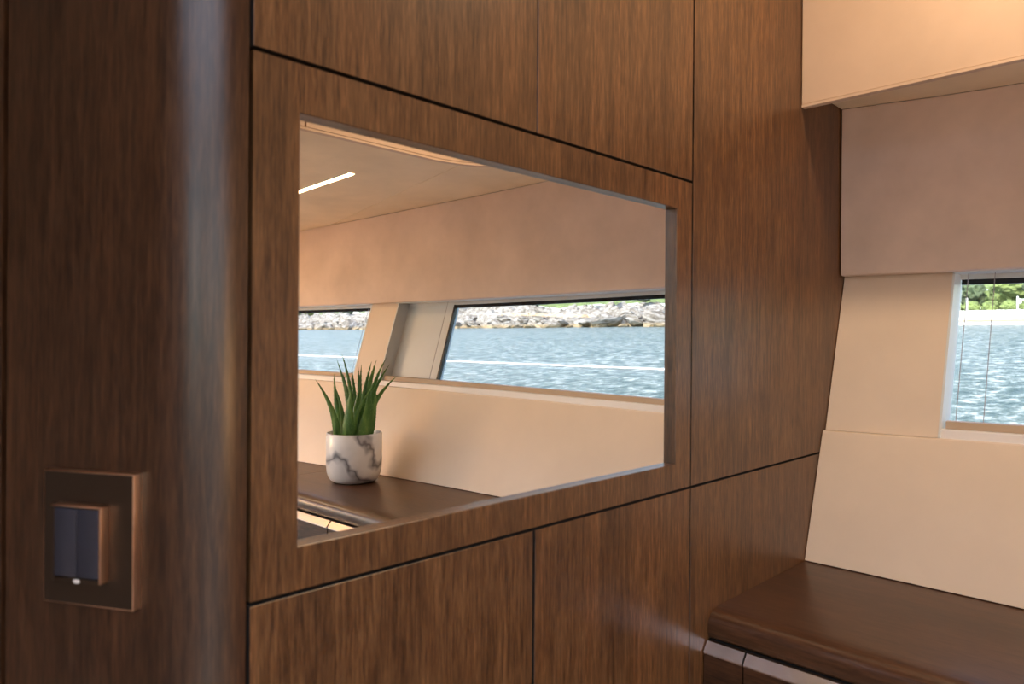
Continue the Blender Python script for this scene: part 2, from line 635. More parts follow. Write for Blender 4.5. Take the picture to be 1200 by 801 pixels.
# outer shell of the hull around the windows
def shell(z0, z1):
    def pr(s):
        a, b = z0(s), z1(s)
        return [(XU(s, a) + GD + 0.012, a), (XU(s, b) + GD + 0.012, b), (XU(s, b) + GD + 0.03, b), (XU(s, a) + GD + 0.03, a)]
    return pr


hs2 = lin(-0.3, S_END, 40)
hull('outer_shell', hs2, shell(lambda s: ZVB(s) + 0.005, lambda s: 0.9), M_WHITE)
hull('outer_shell', hs2, shell(lambda s: -0.40, lambda s: ZS(s) - 0.003), M_WHITE)
hull('outer_shell', hs2, lambda s: [(XU(s, -0.40) + GD + 0.012, Z_FL), (XU(s, -0.40) + GD + 0.012, -0.401), (XU(s, -0.40) + GD + 0.03, -0.401), (XU(s, -0.40) + GD + 0.03, Z_FL)], M_WHITE)
for a, b in ((-0.3, W1a - 0.004), (W1b - 0.17, W2a), (2.75, S_END)):
    hull('outer_shell', lin(a, b, 4), shell(lambda s: ZS(s) - 0.003, lambda s: ZVB(s) + 0.005), M_WHITE)


def p_val(s):
    x, zb, zt = XV(s), ZVB(s), ZC(s) - 0.0012
    r = 0.006
    return [(x + 0.0, zb + r), (x - 0.0004, zb + 0.10), (x, zt), (x + 0.02, zt), (x + 0.02, zb), (x + r, zb), (x + r * 0.3, zb + r * 0.3)]


hull('valance', lin(0.0028, S_END, 44), p_val, M_SUEDE, smooth=True, angle=40)

# ------------------------------------------------------------------ ceiling
HX0, HX1, HS0, HS1 = -1.35, -0.05, 0.60, 2.05          # roof hatch
bm = bmesh.new()
for x0, x1, y0, y1 in ((X_PORT, HX0, -S_END, 1.5), (HX1, 1.8, -S_END, 1.5), (HX0, HX1, -HS0, 1.5), (HX0, HX1, -S_END, -HS1)):
    add_box(bm, (x0, y0, EYE + Z_HI), (x1, y1, EYE + Z_HI + 0.03))
ceiling = tag(meshobj('ceiling', bm, M_CEILW), kind='structure')
hatch = tag(empty('window_5', ((HX0 + HX1) / 2, -(HS0 + HS1) / 2, EYE + Z_HI)), kind='structure')
bm = bmesh.new()
bm.faces.new([bm.verts.new((x, y, EYE + Z_HI + 0.012)) for x, y in ((HX0, -HS1), (HX1, -HS1), (HX1, -HS0), (HX0, -HS0))])
child_of(meshobj('frosted_pane', bm, M_FROST), hatch)
child_of(box('hatch_bar', ((HX0 + HX1) / 2 - 0.02, -HS1, EYE + Z_HI - 0.004), ((HX0 + HX1) / 2 + 0.02, -HS0, EYE + Z_HI + 0.007), M_WHITE), hatch)
SR, RC, XR, XI = 0.697, 0.20, 1.19, 0.15       # well in the low ceiling: far edge, corner radius, outboard edge


def cpart(name, bm, mat, **k):
    return meshobj(name, bm, mat, ceiling, **k)


def well_path(grow=0.0):
    pts = [(XR + grow, 0.0)]
    pts += [(XR + grow, s) for s in lin(0.1, SR - RC, 4)]
    for k in range(1, 17):
        a = math.pi / 2 * k / 16
        pts.append((XR - RC + (RC + grow) * math.cos(a), SR - RC + (RC + grow) * math.sin(a)))
    return pts


def band(pts, z0, z1, t):
    """upright sheet along plan path (x, s), thickness t to its outer side"""
    bm = bmesh.new()
    rows = []
    for i, (x, s) in enumerate(pts):
        a, b = pts[max(i - 1, 0)], pts[min(i + 1, len(pts) - 1)]
        d = Vector((b[0] - a[0], b[1] - a[1])).normalized()
        n = Vector((d.y, -d.x)) * t
        q0, q1 = (z0(s), z1(s))
        rows.append([bm.verts.new((x, -s, q0 + EYE)), bm.verts.new((x, -s, q1 + EYE)),
                     bm.verts.new((x + n.x, -s - n.y, q1 + EYE)), bm.verts.new((x + n.x, -s - n.y, q0 + EYE))])
    for a, b in zip(rows, rows[1:]):
        for i in range(4):
            bm.faces.new((a[i], a[(i + 1) % 4], b[(i + 1) % 4], b[i]))
    bm.faces.new(rows[0]); bm.faces.new(rows[-1][::-1])
    return bm


zlip = lambda s: 0.387
zhi = lambda s: Z_HI
wp = well_path()
XSM = 0.69
cpart('well_face', band([(XR, 0.0012)] + wp[1:] + [(XSM + 0.002, SR)], lambda s: 0.3925, zhi, 0.014), M_SUEDEL, smooth=True, angle=40)
cpart('well_face', band([(XSM - 0.002, SR), (XI, SR)], lambda s: 0.3925, zhi, 0.014), M_SUEDEL)
cpart('well_trim', band([(XR - 0.0015, 0.0012)] + [(x - 0.0015 if s < SR - RC else x, s) for x, s in wp[1:]] + [(XI, SR)], zlip, lambda s: 0.3915, 0.013), M_SUEDEL, smooth=True, angle=40)


def slab(name, left, right, svals, mat, t=0.012):
    bm = bmesh.new()
    rows = []
    for s in svals:
        l, r = left(s), right(s)
        z = ZC(s) + EYE
        rows.append([bm.verts.new((l, -s, z)), bm.verts.new((r, -s, z)), bm.verts.new((r, -s, z + t)), bm.verts.new((l, -s, z + t))])
    for a, b in zip(rows, rows[1:]):
        for i in range(4):
            bm.faces.new((a[i], a[(i + 1) % 4], b[(i + 1) % 4], b[i]))
    bm.faces.new(rows[0]); bm.faces.new(rows[-1][::-1])
    return cpart(name, bm, mat)


def well_x(s):
    if s <= SR - RC: return XR
    if s < SR: return XR - RC + math.sqrt(max(0, RC * RC - (s - SR + RC) ** 2))
    return XR - RC


xseam = lambda s: 1.085 + 0.205 * (s - 0.735)
S_J = 0.66
slab('ceiling_panel', lambda s: well_x(s) + 0.012, lambda s: XV(s) + 0.001, lin(0.0012, S_J, 18), M_CEIL)
# between the rounded corner and the far edge of the well
slab('ceiling_panel', lambda s: (well_x(s) + 0.01 if s < SR else xseam(s) + 0.001), lambda s: XV(s) + 0.001, [S_J, 0.675, 0.69, 0.696, 0.7125] + lin(0.76, 2.0, 18), M_CEIL)
slab('ceiling_panel', lambda s: XI, lambda s: min(xseam(s) - 0.0016, XV(s) - 0.003), [SR + 0.012] + lin(0.76, S_END, 26), M_CEIL)
slab('ceiling_panel', lambda s: XV(s) - 0.10, lambda s: XV(s) + 0.001, lin(2.0, S_END, 12), M_CEIL)
# backing above the joints, and the inboard fascia of the low ceiling
bm = bmesh.new()
add_box(bm, (XI + 0.005, -S_END, EYE + 0.44), (1.5, -SR - 0.015, EYE + 0.45))
cpart('ceiling_backing', bm, M_GAP)
bm = bmesh.new()
add_box(bm, (XI - 0.014, -S_END, EYE + 0.28), (XI, -SR, EYE + Z_HI))
cpart('inboard_fascia', bm, M_SUEDEL)

# light strip in the low ceiling
LX = 0.938
ls = tag(empty('ceiling_light', (LX, -1.35, EYE + ZC(1.35))), 'slim glowing warm light strip let into the low ceiling', 'ceiling light')


def strip_prof(x0, x1, dz0, dz1):
    return lambda s: [(x0, ZC(s) + dz0), (x1, ZC(s) + dz0), (x1, ZC(s) + dz1), (x0, ZC(s) + dz1)]


child_of(sweep('diffuser', lin(0.93, 1.95, 10), strip_prof(LX - 0.0088, LX + 0.0088, -0.0022, -0.0004), M_LIGHT), ls)
child_of(sweep('trim_strip', lin(0.925, 1.955, 10), strip_prof(LX - 0.0100, LX - 0.0088, -0.003, 0.0), M_WHITE), ls)
child_of(sweep('trim_strip', lin(0.925, 1.955, 10), strip_prof(LX + 0.0088, LX + 0.0100, -0.003, 0.0), M_WHITE), ls)


def downlight(x, s, z, watts, col, size=0.05, spread=150, lab=''):
    d = tag(empty('downlight', (x, -s, EYE + z)), lab, 'ceiling light')
    bm = bmesh.new()
    bmesh.ops.create_cone(bm, cap_ends=True, segments=24, radius1=size * 0.62, radius2=size * 0.7, depth=0.006,
                          matrix=Matrix.Translation((0, 0, -0.003)))
    meshobj('housing', bm, M_CHROME, d)
    L = bpy.data.lights.new('lamp', 'AREA')
    L.shape = 'DISK'; L.size = size; L.energy = watts; L.color = col; L.spread = math.radians(spread)
    lo = bpy.data.objects.new('lamp', L)
    lo.location = (0, 0, -0.008)
    COL.objects.link(lo); lo.parent = d
    return d


downlight(0.93, 0.36, Z_HI, 2.6, WARM, 0.09, 165, 'round downlight in the high ceiling nearest the pale soffit')
downlight(-0.9, 2.1, Z_HI, 2.0, WARM, 0.09, 160, 'round downlight in the high ceiling over the saloon')
downlight(0.55, 1.9, ZC(1.9), 1.5, WARM, 0.07, 160, 'round downlight in the low ceiling further aft')

# ------------------------------------------------------------------ counter and drawers
def DC(s): return -0.0032 * s - 0.0184 * s * s


def p_counter(s):
    d = DC(s)
    f = [(0.9967, -0.4060), (0.9100, -0.4060), (0.9010, -0.4052), (0.8972, -0.4015), (0.8957, -0.3940), (0.8962, -0.3860), (0.8985, -0.3795),
         (0.9030, -0.3742), (0.9100, -0.3706), (0.9190, -0.3687), (0.9320, ZD)]
    return [(x + d, z) for x, z in f] + [(XH(s) + 0.024, ZD), (XH(s) + 0.024, -0.4060)]


counter = tag(sweep('worktop', lin(0.0006, 1.262, 24), p_counter, M_WOODY, smooth=True, angle=50),
              'dark brown wood counter top with rounded front edge under the windows', 'worktop')
counter2 = tag(sweep('worktop', lin(1.2635, S_END - 0.01, 24), p_counter, M_WOODY, smooth=True, angle=50),
               'second length of dark wood counter top beyond the potted plant', 'worktop')


def cabinet(sa, sb, fronts, label):
    c = tag(empty('drawer_cabinet', (0.95, -sa, 0)), label, 'cabinet')
    child_of(sweep('body', lin(sa, sb, 10), lambda s: [(0.899 + DC(s), Z_FL + 0.001), (0.899 + DC(s), -0.4066), (XH(s) - 0.002, -0.4066), (XH(s) - 0.002, Z_FL + 0.001)], M_GAP), c)
    for a, b in fronts:
        d = child_of(sweep('drawer', lin(a, b, 6), lambda s: [(0.8845 + DC(s), Z_FL + 0.02), (0.8845 + DC(s), -0.4225), (0.8985 + DC(s), -0.4225), (0.8985 + DC(s), Z_FL + 0.02)], M_WOODD), c)
        # slanting polished lip along the top edge: a mesh child of the drawer
        h = sweep('metal_lip', lin(a + (0.0 if a < 0.01 else 0.0), b, 6),
                  lambda s: [(0.8927 + DC(s), -0.4068), (0.8827 + DC(s), -0.4193), (0.8832 + DC(s), -0.4215), (0.8980 + DC(s), -0.4215), (0.8980 + DC(s), -0.4068)], M_CHROME)
        h.parent = d
    return c


cabinet(0.0008, 0.90, [(0.0016, 0.0565), (0.0590, 0.90)], 'dark wood drawer unit with polished metal lips beside the bulkhead')
cabinet(0.902, S_END - 0.01, [(0.905, 1.70), (1.703, 2.5), (2.503, S_END - 0.012)], 'dark wood drawer unit with metal lips under the potted plant')

# ------------------------------------------------------------------ potted aloe (stands on the counter, seen in the mirror)
PLC = Vector((1.0555, -1.0855, EYE + ZD))
VR = Vector((Rv.x, -Rv.y, 0)).normalized()     # what reads as "right" in the mirror
VD = Vector((F.x, -F.y, 0)).normalized()       # away from the viewer in the mirror
plant = tag(empty('potted_aloe', PLC), 'small aloe plant in a white marbled pot standing on the dark wood counter', 'potted plant')


def loc(a, d, h): return VR * a + VD * d + Vector((0, 0, h))


def marble_mat():
    m, nt, b = new_mat('marbled_ceramic')
    v = objvec(nt)
    w = noise_node(nt, (9, 9, 9), v, 3, 0.6)
    add = nt.nodes.new('ShaderNodeVectorMath'); add.operation = 'MULTIPLY_ADD'
    cmb = nt.nodes.new('ShaderNodeCombineXYZ')
    for i in range(3): nt.links.new(w, cmb.inputs[i])
    nt.links.new(cmb.outputs[0], add.inputs[0]); add.inputs[1].default_value = (0.13, 0.08, 0.10)
    nt.links.new(v, add.inputs[2])
    n2 = nt.nodes.new('ShaderNodeTexWave'); n2.wave_type = 'BANDS'; n2.bands_direction = 'X'
    n2.inputs['Scale'].default_value = 4.6; n2.inputs['Distortion'].default_value = 5.0; n2.inputs['Detail'].default_value = 3.0
    n2.inputs['Detail Scale'].default_value = 1.3; n2.inputs['Detail Roughness'].default_value = 0.55
    mp = nt.nodes.new('ShaderNodeMapping'); mp.inputs['Rotation'].default_value = (0.5, 0.85, 0.55); mp.inputs['Scale'].default_value = (1, 1, 1)
    nt.links.new(add.outputs[0], mp.inputs[0]); nt.links.new(mp.outputs[0], n2.inputs['Vector'])
    veins = ramp(nt, n2.outputs['Fac'], [(0.0, (0.20, 0.20, 0.22)), (0.035, (0.42, 0.42, 0.44)), (0.22, (0.66, 0.66, 0.68)), (0.42, (0.86, 0.86, 0.86)), (1.0, (0.90, 0.89, 0.88))])
    base = ramp(nt, w, [(0.35, (0.78, 0.78, 0.78)), (0.60, (1.0, 0.99, 0.98))])
    nt.links.new(mixc(nt, 1.0, veins, base, 'MULTIPLY'), b.inputs['Base Color'])
    b.inputs['Roughness'].default_value = 0.28
    return m


def lathe(name, prof, mat, parent, n=48):
    bm = bmesh.new()
    rows = []
    for r, z in prof:
        rows.append([bm.verts.new((r * math.cos(2 * math.pi * k / n), r * math.sin(2 * math.pi * k / n), z)) for k in range(n)])
    for a, b in zip(rows, rows[1:]):
        for i in range(n):
            bm.faces.new((a[i], a[(i + 1) % n], b[(i + 1) % n], b[i]))
    bm.faces.new(rows[0][::-1]); bm.faces.new(rows[-1])
    return meshobj(name, bm, mat, parent, smooth=True, angle=50)


PR, PHT = 0.0712, 0.127
lathe('pot', [(0.044, 0.0008), (0.052, 0.002), (0.060, 0.007), (0.0655, 0.015), (0.069, 0.027), (0.071, 0.045), (PR, 0.075), (PR, PHT - 0.002), (PR - 0.0012, PHT), (PR - 0.0036, PHT),
             (PR - 0.005, PHT - 0.002), (PR - 0.005, PHT - 0.016)], marble_mat(), plant, 64)


def soil_mesh():
    bm = bmesh.new()
    bmesh.ops.create_circle(bm, cap_ends=True, segments=40, radius=PR - 0.0045)
    bmesh.ops.subdivide_edges(bm, edges=bm.edges[:], cuts=1, use_grid_fill=True)
    bmesh.ops.triangulate(bm, faces=bm.faces[:])
    bmesh.ops.subdivide_edges(bm, edges=bm.edges[:], cuts=2, use_grid_fill=True)
    for v in bm.verts:
        r = v.co.length
        k = 1 if r < PR - 0.008 else 0
        v.co.z = PHT - 0.013 + k * 0.006 * noise.noise(v.co * 90)
    return bm


M_SOIL = plain('potting_soil', (0.035, 0.024, 0.017), 0.95, nscale=120, namp=0.6)
meshobj('soil', soil_mesh(), M_SOIL, plant)


def leaf_mat():
    m, nt, b = new_mat('aloe_leaf')
    v = objvec(nt)
    n1 = noise_node(nt, (60, 60, 12), v, 3, 0.6)
    c = ramp(nt, n1, [(0.25, (0.025, 0.085, 0.02)), (0.5, (0.075, 0.19, 0.04)), (0.78, (0.22, 0.36, 0.09))])
    spots = noise_node(nt, (420, 420, 260), v, 2, 0.5)
    s = ramp(nt, spots, [(0.64, (0, 0, 0)), (0.70, (0.35, 0.35, 0.35))])
    c = mixc(nt, s, c, (0.42, 0.55, 0.32))
    nt.links.new(c, b.inputs['Base Color'])
    b.inputs['Roughness'].default_value = 0.38
    b.inputs['Subsurface Weight'].default_value = 0.08
    b.inputs['Subsurface Radius'].default_value = (0.004, 0.008, 0.002)
    return m


M_LEAF = leaf_mat()
PX = 0.0022     # metres per pixel of the photograph at the plant


def leaf(base, tip, bend, width, dep, dept, seed):
    """base and tip in photo pixels relative to the pot rim centre (x right, y up); bend = sideways bow in px"""
    rnd = random.Random(seed)
    n = 16
    b = loc(base[0] * PX, dep, PHT - 0.014)
    t = loc(tip[0] * PX, dept, PHT + tip[1] * PX)
    bow = loc(bend * 1.9 * PX, (dept - dep) * 0.35, 0)
    # inner: radial direction faces from the leaf's channel
    bm = bmesh.new()
    rows = []
    m = 8
    for i in range(n + 1):
        k = i / n
        c = b.lerp(t, k) + bow * (4 * k * (1 - k)) * 0.5
        c2 = b.lerp(t, min(1, k + 0.02)) + bow * (4 * min(1, k + 0.02) * (1 - min(1, k + 0.02))) * 0.5
        d = (c2 - c)
        d = d.normalized() if d.length > 1e-7 else dprev
        dprev = d
        out = (VD * -1.0 + VR * (0.25 * (1 if base[0] > 0 else -1)))
        side = d.cross(out).normalized()
        nrm = side.cross(d).normalized()
        w = width * 1.18 * PX * 0.5 * (0.84 + 0.5 * k if k < 0.2 else 0.94 * (1 - ((k - 0.2) / 0.8) ** 1.08)) + 0.0002
        th_ = w * 0.42
        ring = []
        for q in range(m):
            a = 2 * math.pi * q / m
            x = math.cos(a) * w
            y = math.sin(a) * th_
            if math.sin(a) > 0: y *= 1.1
            ring.append(c + side * x + nrm * (y - 0.35 * th_ * (1 - (x / w) ** 2)))
        rows.append([bm.verts.new(p) for p in ring])
    for a_, b_ in zip(rows, rows[1:]):
        for q in range(m):
            bm.faces.new((a_[q], a_[(q + 1) % m], b_[(q + 1) % m], b_[q]))
    bm.faces.new(rows[0][::-1]); bm.faces.new(rows[-1])
    # marginal teeth
    for i in range(2, n - 1):
        for sgn in (0, m // 2):
            p = rows[i][sgn].co
            q = rows[i + 1][sgn].co
            o = (p - (rows[i][0].co + rows[i][m // 2].co) / 2).normalized()
            mid = (p + q) / 2 + o * 0.0012
            a1 = bm.verts.new(p.lerp(q, 0.3)); a2 = bm.verts.new(p.lerp(q, 0.7)); a3 = bm.verts.new(mid); a4 = bm.verts.new(p.lerp(q, 0.5) - o * 0.0006 + Vector((0, 0, 0.0004)))
            bm.faces.new((a1, a2, a3)); bm.faces.new((a2, a4, a3)); bm.faces.new((a4, a1, a3))
    return meshobj('leaf', bm, M_LEAF, plant, smooth=True, angle=60)


# (base px, tip px (x right, y up from rim), bow px, width px, depth at base, depth at tip)  - rim centre (415, 508)
K = 1 / 4.71


def L(zx, zy): return ((zx - 258) * K * (1.12 if zy > 400 else 1.0), (465 - zy) * K)


LEAVES = [
    (L(185, 470), L(65, 168), 7, 8.5, -0.028, -0.045), (L(200, 470), L(143, 140), -2, 8.0, -0.006, 0.0),
    (L(215, 470), L(156, 192), 4, 7.0, -0.020, -0.030), (L(228, 470), L(140, 60), 5, 6.5, 0.010, 0.030),
    (L(236, 470), L(178, 28), 6, 8.0, 0.002, 0.012), (L(243, 470), L(205, 130), 4, 8.5, -0.022, -0.030),
    (L(262, 470), L(228, 122), 1, 7.5, 0.015, 0.030), (L(270, 470), L(255, 96), 1, 7.5, 0.024, 0.045),
    (L(276, 470), L(286, 92), -1, 7.5, 0.012, 0.020), (L(240, 475), L(262, 215), 0, 14.5, -0.034, -0.050),
    (L(285, 470), L(346, 75), -3, 8.5, 0.004, 0.012), (L(295, 470), L(356, 102), -3, 8.0, 0.022, 0.040),
    (L(300, 470), L(381, 62), -4, 9.0, -0.004, -0.005), (L(312, 470), L(430, 50), -7, 8.5, 0.006, 0.010),
    (L(322, 470), L(458, 88), -9, 8.5, -0.012, -0.020), (L(330, 470), L(488, 152), -13, 9.0, 0.012, 0.022),
    (L(268, 470), L(388, 195), -7, 5.5, -0.036, -0.052), (L(305, 475), L(352, 205), 4, 15.0, -0.030, -0.040),
    (L(325, 470), L(392, 230), 2, 11.0, -0.022, -0.036), (L(256, 470), L(300, 180), -2, 8.0, -0.012, -0.010),
]
for i, (b, t, bw, w, d0, d1) in enumerate(LEAVES):
    leaf(b, t, bw, w, d0, d1, i)

# ------------------------------------------------------------------ the rest of the cabin (behind the camera)
floor = tag(box('floor', (X_PORT, -S_END, -0.03), (1.6, 1.5, 0.0), M_FLOOR), kind='structure')
wall_fwd = tag(box('wall_far', (X_PORT, 1.2, 0), (0.0, 1.23, EYE + Z_HI), M_WOODC), kind='structure')


def holed_wall(name, fixed, a0, a1, z0, z1, holes, axis, mat, t=0.03):
    """wall on plane axis=fixed with rectangular openings [(a0,a1,z0,z1)] sorted along a"""
    bm = bmesh.new()
    def bx(p, q, r, s_):
        if q - p < 1e-4 or s_ - r < 1e-4: return
        if axis == 0: add_box(bm, (fixed - t, p, r), (fixed, q, s_))
        else: add_box(bm, (p, fixed - t, r), (q, fixed, s_))
    cur = a0
    for (h0, h1, y0, y1) in holes:
        bx(cur, h0, z0, z1); bx(h0, h1, z0, y0); bx(h0, h1, y1, z1)
        cur = h1
    bx(cur, a1, z0, z1)
    return tag(meshobj(name, bm, mat), kind='structure')


port_holes = [(-2.95, -1.70, EYE - 0.50, EYE + 0.78)]
holed_wall('wall_port', X_PORT, -S_END, 1.2, 0, EYE + Z_HI, port_holes, 0, M_DARKWALL)
aft_holes = [(-1.75, 0.10, 0.1, EYE + 0.80)]
holed_wall('wall_back', -S_END, X_PORT, 1.6, 0, EYE + Z_HI, aft_holes, 1, M_DARKWALL)
for n, (a, b, z0, z1) in enumerate(port_holes):
    tag(box('window_%d' % (3 + n), (X_PORT - 0.02, a, z0), (X_PORT - 0.014, b, z1), M_GLASS), kind='structure')
tag(box('door_1', (aft_holes[0][0], -S_END - 0.02, 0.1), (aft_holes[0][1], -S_END - 0.014, aft_holes[0][3]), M_GLASS), kind='structure')

# ------------------------------------------------------------------ outside: the yacht heels a little, so the sea is tilted in the cabin's frame
TILT = math.radians(2.55)
SEA = -2.3


def out(x, y, h):
    """level coordinates (h above the sea) -> cabin coordinates"""
    hh = h + SEA
    return Vector((x * math.cos(TILT) - hh * math.sin(TILT), y, x * math.sin(TILT) + hh * math.cos(TILT) + EYE))


def sea_mat():
    m, nt, b = new_mat('sea_water')
    v = objvec(nt)
    n1 = noise_node(nt, (1.5, 2.2, 1), v, 5, 0.78)
    n2 = noise_node(nt, (0.10, 0.035, 1), v, 3, 0.5)
    c = ramp(nt, n1, [(0.40, (0.010, 0.030, 0.028)), (0.49, (0.045, 0.080, 0.062)), (0.55, (0.19, 0.215, 0.18)), (0.62, (0.55, 0.56, 0.52))])  # pale ripple sparkle and dark troughs painted into the water colour
    c2 = ramp(nt, n1, [(0.38, (0.04, 0.07, 0.06)), (0.50, (0.16, 0.185, 0.16)), (0.60, (0.50, 0.51, 0.47))])
    nt.links.new(mixc(nt, n2, c, c2), b.inputs['Base Color'])
    b.inputs['Roughness'].default_value = 0.28
    b.inputs['IOR'].default_value = 1.33
    b.inputs['Specular IOR Level'].default_value = 0.22
    bump(nt, b, n1, 0.9, 0.35)
    return m


bm = bmesh.new()
c4 = [out(-400, -400, 0), out(260, -400, 0), out(260, 200, 0), out(-400, 200, 0)]
bm.faces.new([bm.verts.new(p) for p in c4])
tag(meshobj('sea', bm, sea_mat()), 'pale blue rippled sea water outside the windows', 'sea', kind='stuff')


def rock_mat():
    m, nt, b = new_mat('pale_limestone')
    v = nt.nodes.new('ShaderNodeTexCoord').outputs['Object']
    n1 = noise_node(nt, (0.8, 0.8, 2.2), v, 8, 0.68)
    c = ramp(nt, n1, [(0.30, (0.07, 0.055, 0.04)), (0.43, (0.22, 0.185, 0.145)), (0.55, (0.42, 0.38, 0.33)), (0.7, (0.58, 0.55, 0.50))])
    # wet, algae-stained foot of the rocks, by height above the sea
    geo = nt.nodes.new('ShaderNodeNewGeometry')
    dp = nt.nodes.new('ShaderNodeVectorMath'); dp.operation = 'DOT_PRODUCT'
    dp.inputs[1].default_value = (-math.sin(TILT), 0, math.cos(TILT))
    nt.links.new(geo.outputs['Position'], dp.inputs[0])
    ad = nt.nodes.new('ShaderNodeMath'); ad.operation = 'SUBTRACT'; ad.inputs[1].default_value = EYE * math.cos(TILT) + SEA
    nt.links.new(dp.outputs['Value'], ad.inputs[0])
    foot = ramp(nt, ad.outputs[0], [(0.0, (0.75, 0.75, 0.75)), (0.45, (0.6, 0.6, 0.6)), (0.85, (0, 0, 0))])
    c = mixc(nt, foot, c, (0.40, 0.27, 0.11))
    cr = noise_node(nt, (0.22, 0.5, 1.6), v, 5, 0.6)
    c = mixc(nt, 1.0, c, ramp(nt, cr, [(0.40, (1, 1, 1)), (0.475, (1, 1, 1)), (0.495, (0.30, 0.26, 0.22)), (0.52, (1, 1, 1))]), 'MULTIPLY')
    nt.links.new(c, b.inputs['Base Color'])
    b.inputs['Roughness'].default_value = 0.9
    bump(nt, b, n1, 1.0, 0.5)
    return m


M_ROCK = rock_mat()
M_GREEN = plain('shore_scrub', (0.15, 0.19, 0.055), 0.9, nscale=1.2, namp=0.6)
M_GREEND = plain('shore_trees', (0.075, 0.10, 0.045), 0.9, nscale=1.6, namp=0.6)
M_TAN = plain('wet_rock_foot', (0.55, 0.42, 0.25), 0.8, nscale=0.8, namp=0.4)
M_QUAY = plain('pale_quay', (0.85, 0.81, 0.74), 0.8, nscale=0.5, namp=0.06)


def terrain(name, y0, y1, ny, x0, nx, dx, hfun, mat):
    bm = bmesh.new()
    g = [[bm.verts.new(out(x0 + dx * i + 2.5 * noise.noise(Vector((y0 + (y1 - y0) * j / ny, 3.3, i)) * 0.11), y0 + (y1 - y0) * j / ny,
                           hfun(dx * i, y0 + (y1 - y0) * j / ny))) for i in range(nx + 1)] for j in range(ny + 1)]
    for a, b in zip(g, g[1:]):
        for i in range(nx):
            bm.faces.new((a[i], a[i + 1], b[i + 1], b[i]))
    return meshobj(name, bm, mat, None, smooth=True, angle=25)


def hrock(d, y):
    n = noise.noise(Vector((d * 0.12, y * 0.06, 1.0)))
    f = noise.fractal(Vector((d * 0.5, y * 0.22, 2.0)), 0.9, 2.1, 5)
    ridge = abs(noise.noise(Vector((d * 0.3 + y * 0.12, y * 0.05, 5.0))))
    low = 3.8 * math.exp(-((y + 66) / 15.0) ** 2) + 2.6 * math.exp(-((y + 106) / 8.0) ** 2)
    return -0.4 + (5.6 - low) * (1 - math.exp(-d / 5.0)) * (0.85 + 0.5 * n) + f * 1.8 + ridge * 2.2 * min(1, d / 3)


tag(terrain('rocky_shore', -290, -52, 300, 110, 26, 0.7, hrock, M_ROCK), 'pale limestone shore rising out of the sea', 'rocks', kind='stuff')
tag(terrain('green_slope', -300, 70, 120, 127, 20, 3.0,
            lambda d, y: 4.6 + d * 0.28 + 1.2 * noise.fractal(Vector((d * .1, y * .08, 9)), 0.9, 2.0, 4), M_GREEN),
    'green scrub slope above the pale rocks', 'hillside', kind='stuff')

# boulders along the waterline
rock_meshes = []
for k in range(7):
    bm = bmesh.new()
    bmesh.ops.create_icosphere(bm, subdivisions=3, radius=1.0)
    for v in bm.verts:
        d = v.co.normalized()
        # faceted: clip against random planes
        r = 1.0
        rk = random.Random(k * 13)
        for _ in range(9):
            pn = Vector((rk.uniform(-1, 1), rk.uniform(-1, 1), rk.uniform(-0.6, 1))).normalized()
            c = d.dot(pn)
            if c > 0.2: r = min(r, rk.uniform(0.62, 0.9) / c)
        v.co = d * r * (1 + 0.10 * noise.noise(d * 3 + Vector((k, 0, 0))))
        v.co.z *= 0.75
    me_o = meshobj('boulder_source', bm, M_ROCK, smooth=True, angle=28)
    rock_meshes.append(me_o.data)
    bpy.data.objects.remove(me_o)
rr = random.Random(5)
for k in range(120):
    y = -275 + 218 * (k + rr.random() * 0.8) / 120
    row = k % 3
    o = bpy.data.objects.new('boulder', rock_meshes[k % 7])
    sz = rr.choice((0.6, 0.9, 1.3, 1.9, 2.8)) * rr.uniform(0.8, 1.1) * (1.25 if row == 0 else 0.9)
    o.location = out(108.2 + row * 2.4 + rr.uniform(-1.0, 1.2), y, 0.15 + row * 0.9)
    o.rotation_euler = (rr.uniform(-0.3, 0.3), rr.uniform(-0.3, 0.3), rr.uniform(0, 6.28))
    o.scale = (sz * rr.uniform(0.8, 1.1), sz * rr.uniform(1.0, 1.9), sz * rr.uniform(0.55, 0.95))
    COL.objects.link(o)
    tag(o, 'pale limestone boulder at the water edge of the far shore', 'boulder', 'boulders along the shore')

# scrub bushes above the rocks, hedge and trees above the quay
bush_meshes = []
for k in range(4):
    bm = bmesh.new()
    bmesh.ops.create_icosphere(bm, subdivisions=4, radius=1.0)
    for v in bm.verts:
        d = v.co.normalized()
        v.co = d * (0.85 + 0.22 * noise.noise(d * 3.2 + Vector((k * 5, 0, 0))) + 0.12 * noise.noise(d * 11 + Vector((0, k, 0))))
    me_o = meshobj('bush_source', bm, M_GREEN if k < 2 else M_GREEND, smooth=False)
    bush_meshes.append(me_o.data)
    bpy.data.objects.remove(me_o)


def bush(x, y, h, sx, sz_, k, label, cat, group, name='bush'):
    o = bpy.data.objects.new(name, bush_meshes[k])
    o.location = out(x, y, h)
    o.rotation_euler = (0, 0, rr.uniform(0, 6.28))
    o.scale = (sx, sx * rr.uniform(0.9, 1.3), sz_)
    COL.objects.link(o)
    return tag(o, label, cat, group)


for k in range(46):
    y = -270 + 205 * (k + rr.random()) / 46
    bush(120 + rr.uniform(-2, 6), y, 5.6 + rr.uniform(-0.6, 0.8), rr.uniform(0.9, 2.2), rr.uniform(0.6, 1.1), k % 4,
         'green scrub bush on top of the pale rocks', 'bush', 'scrub bushes above the rocks')

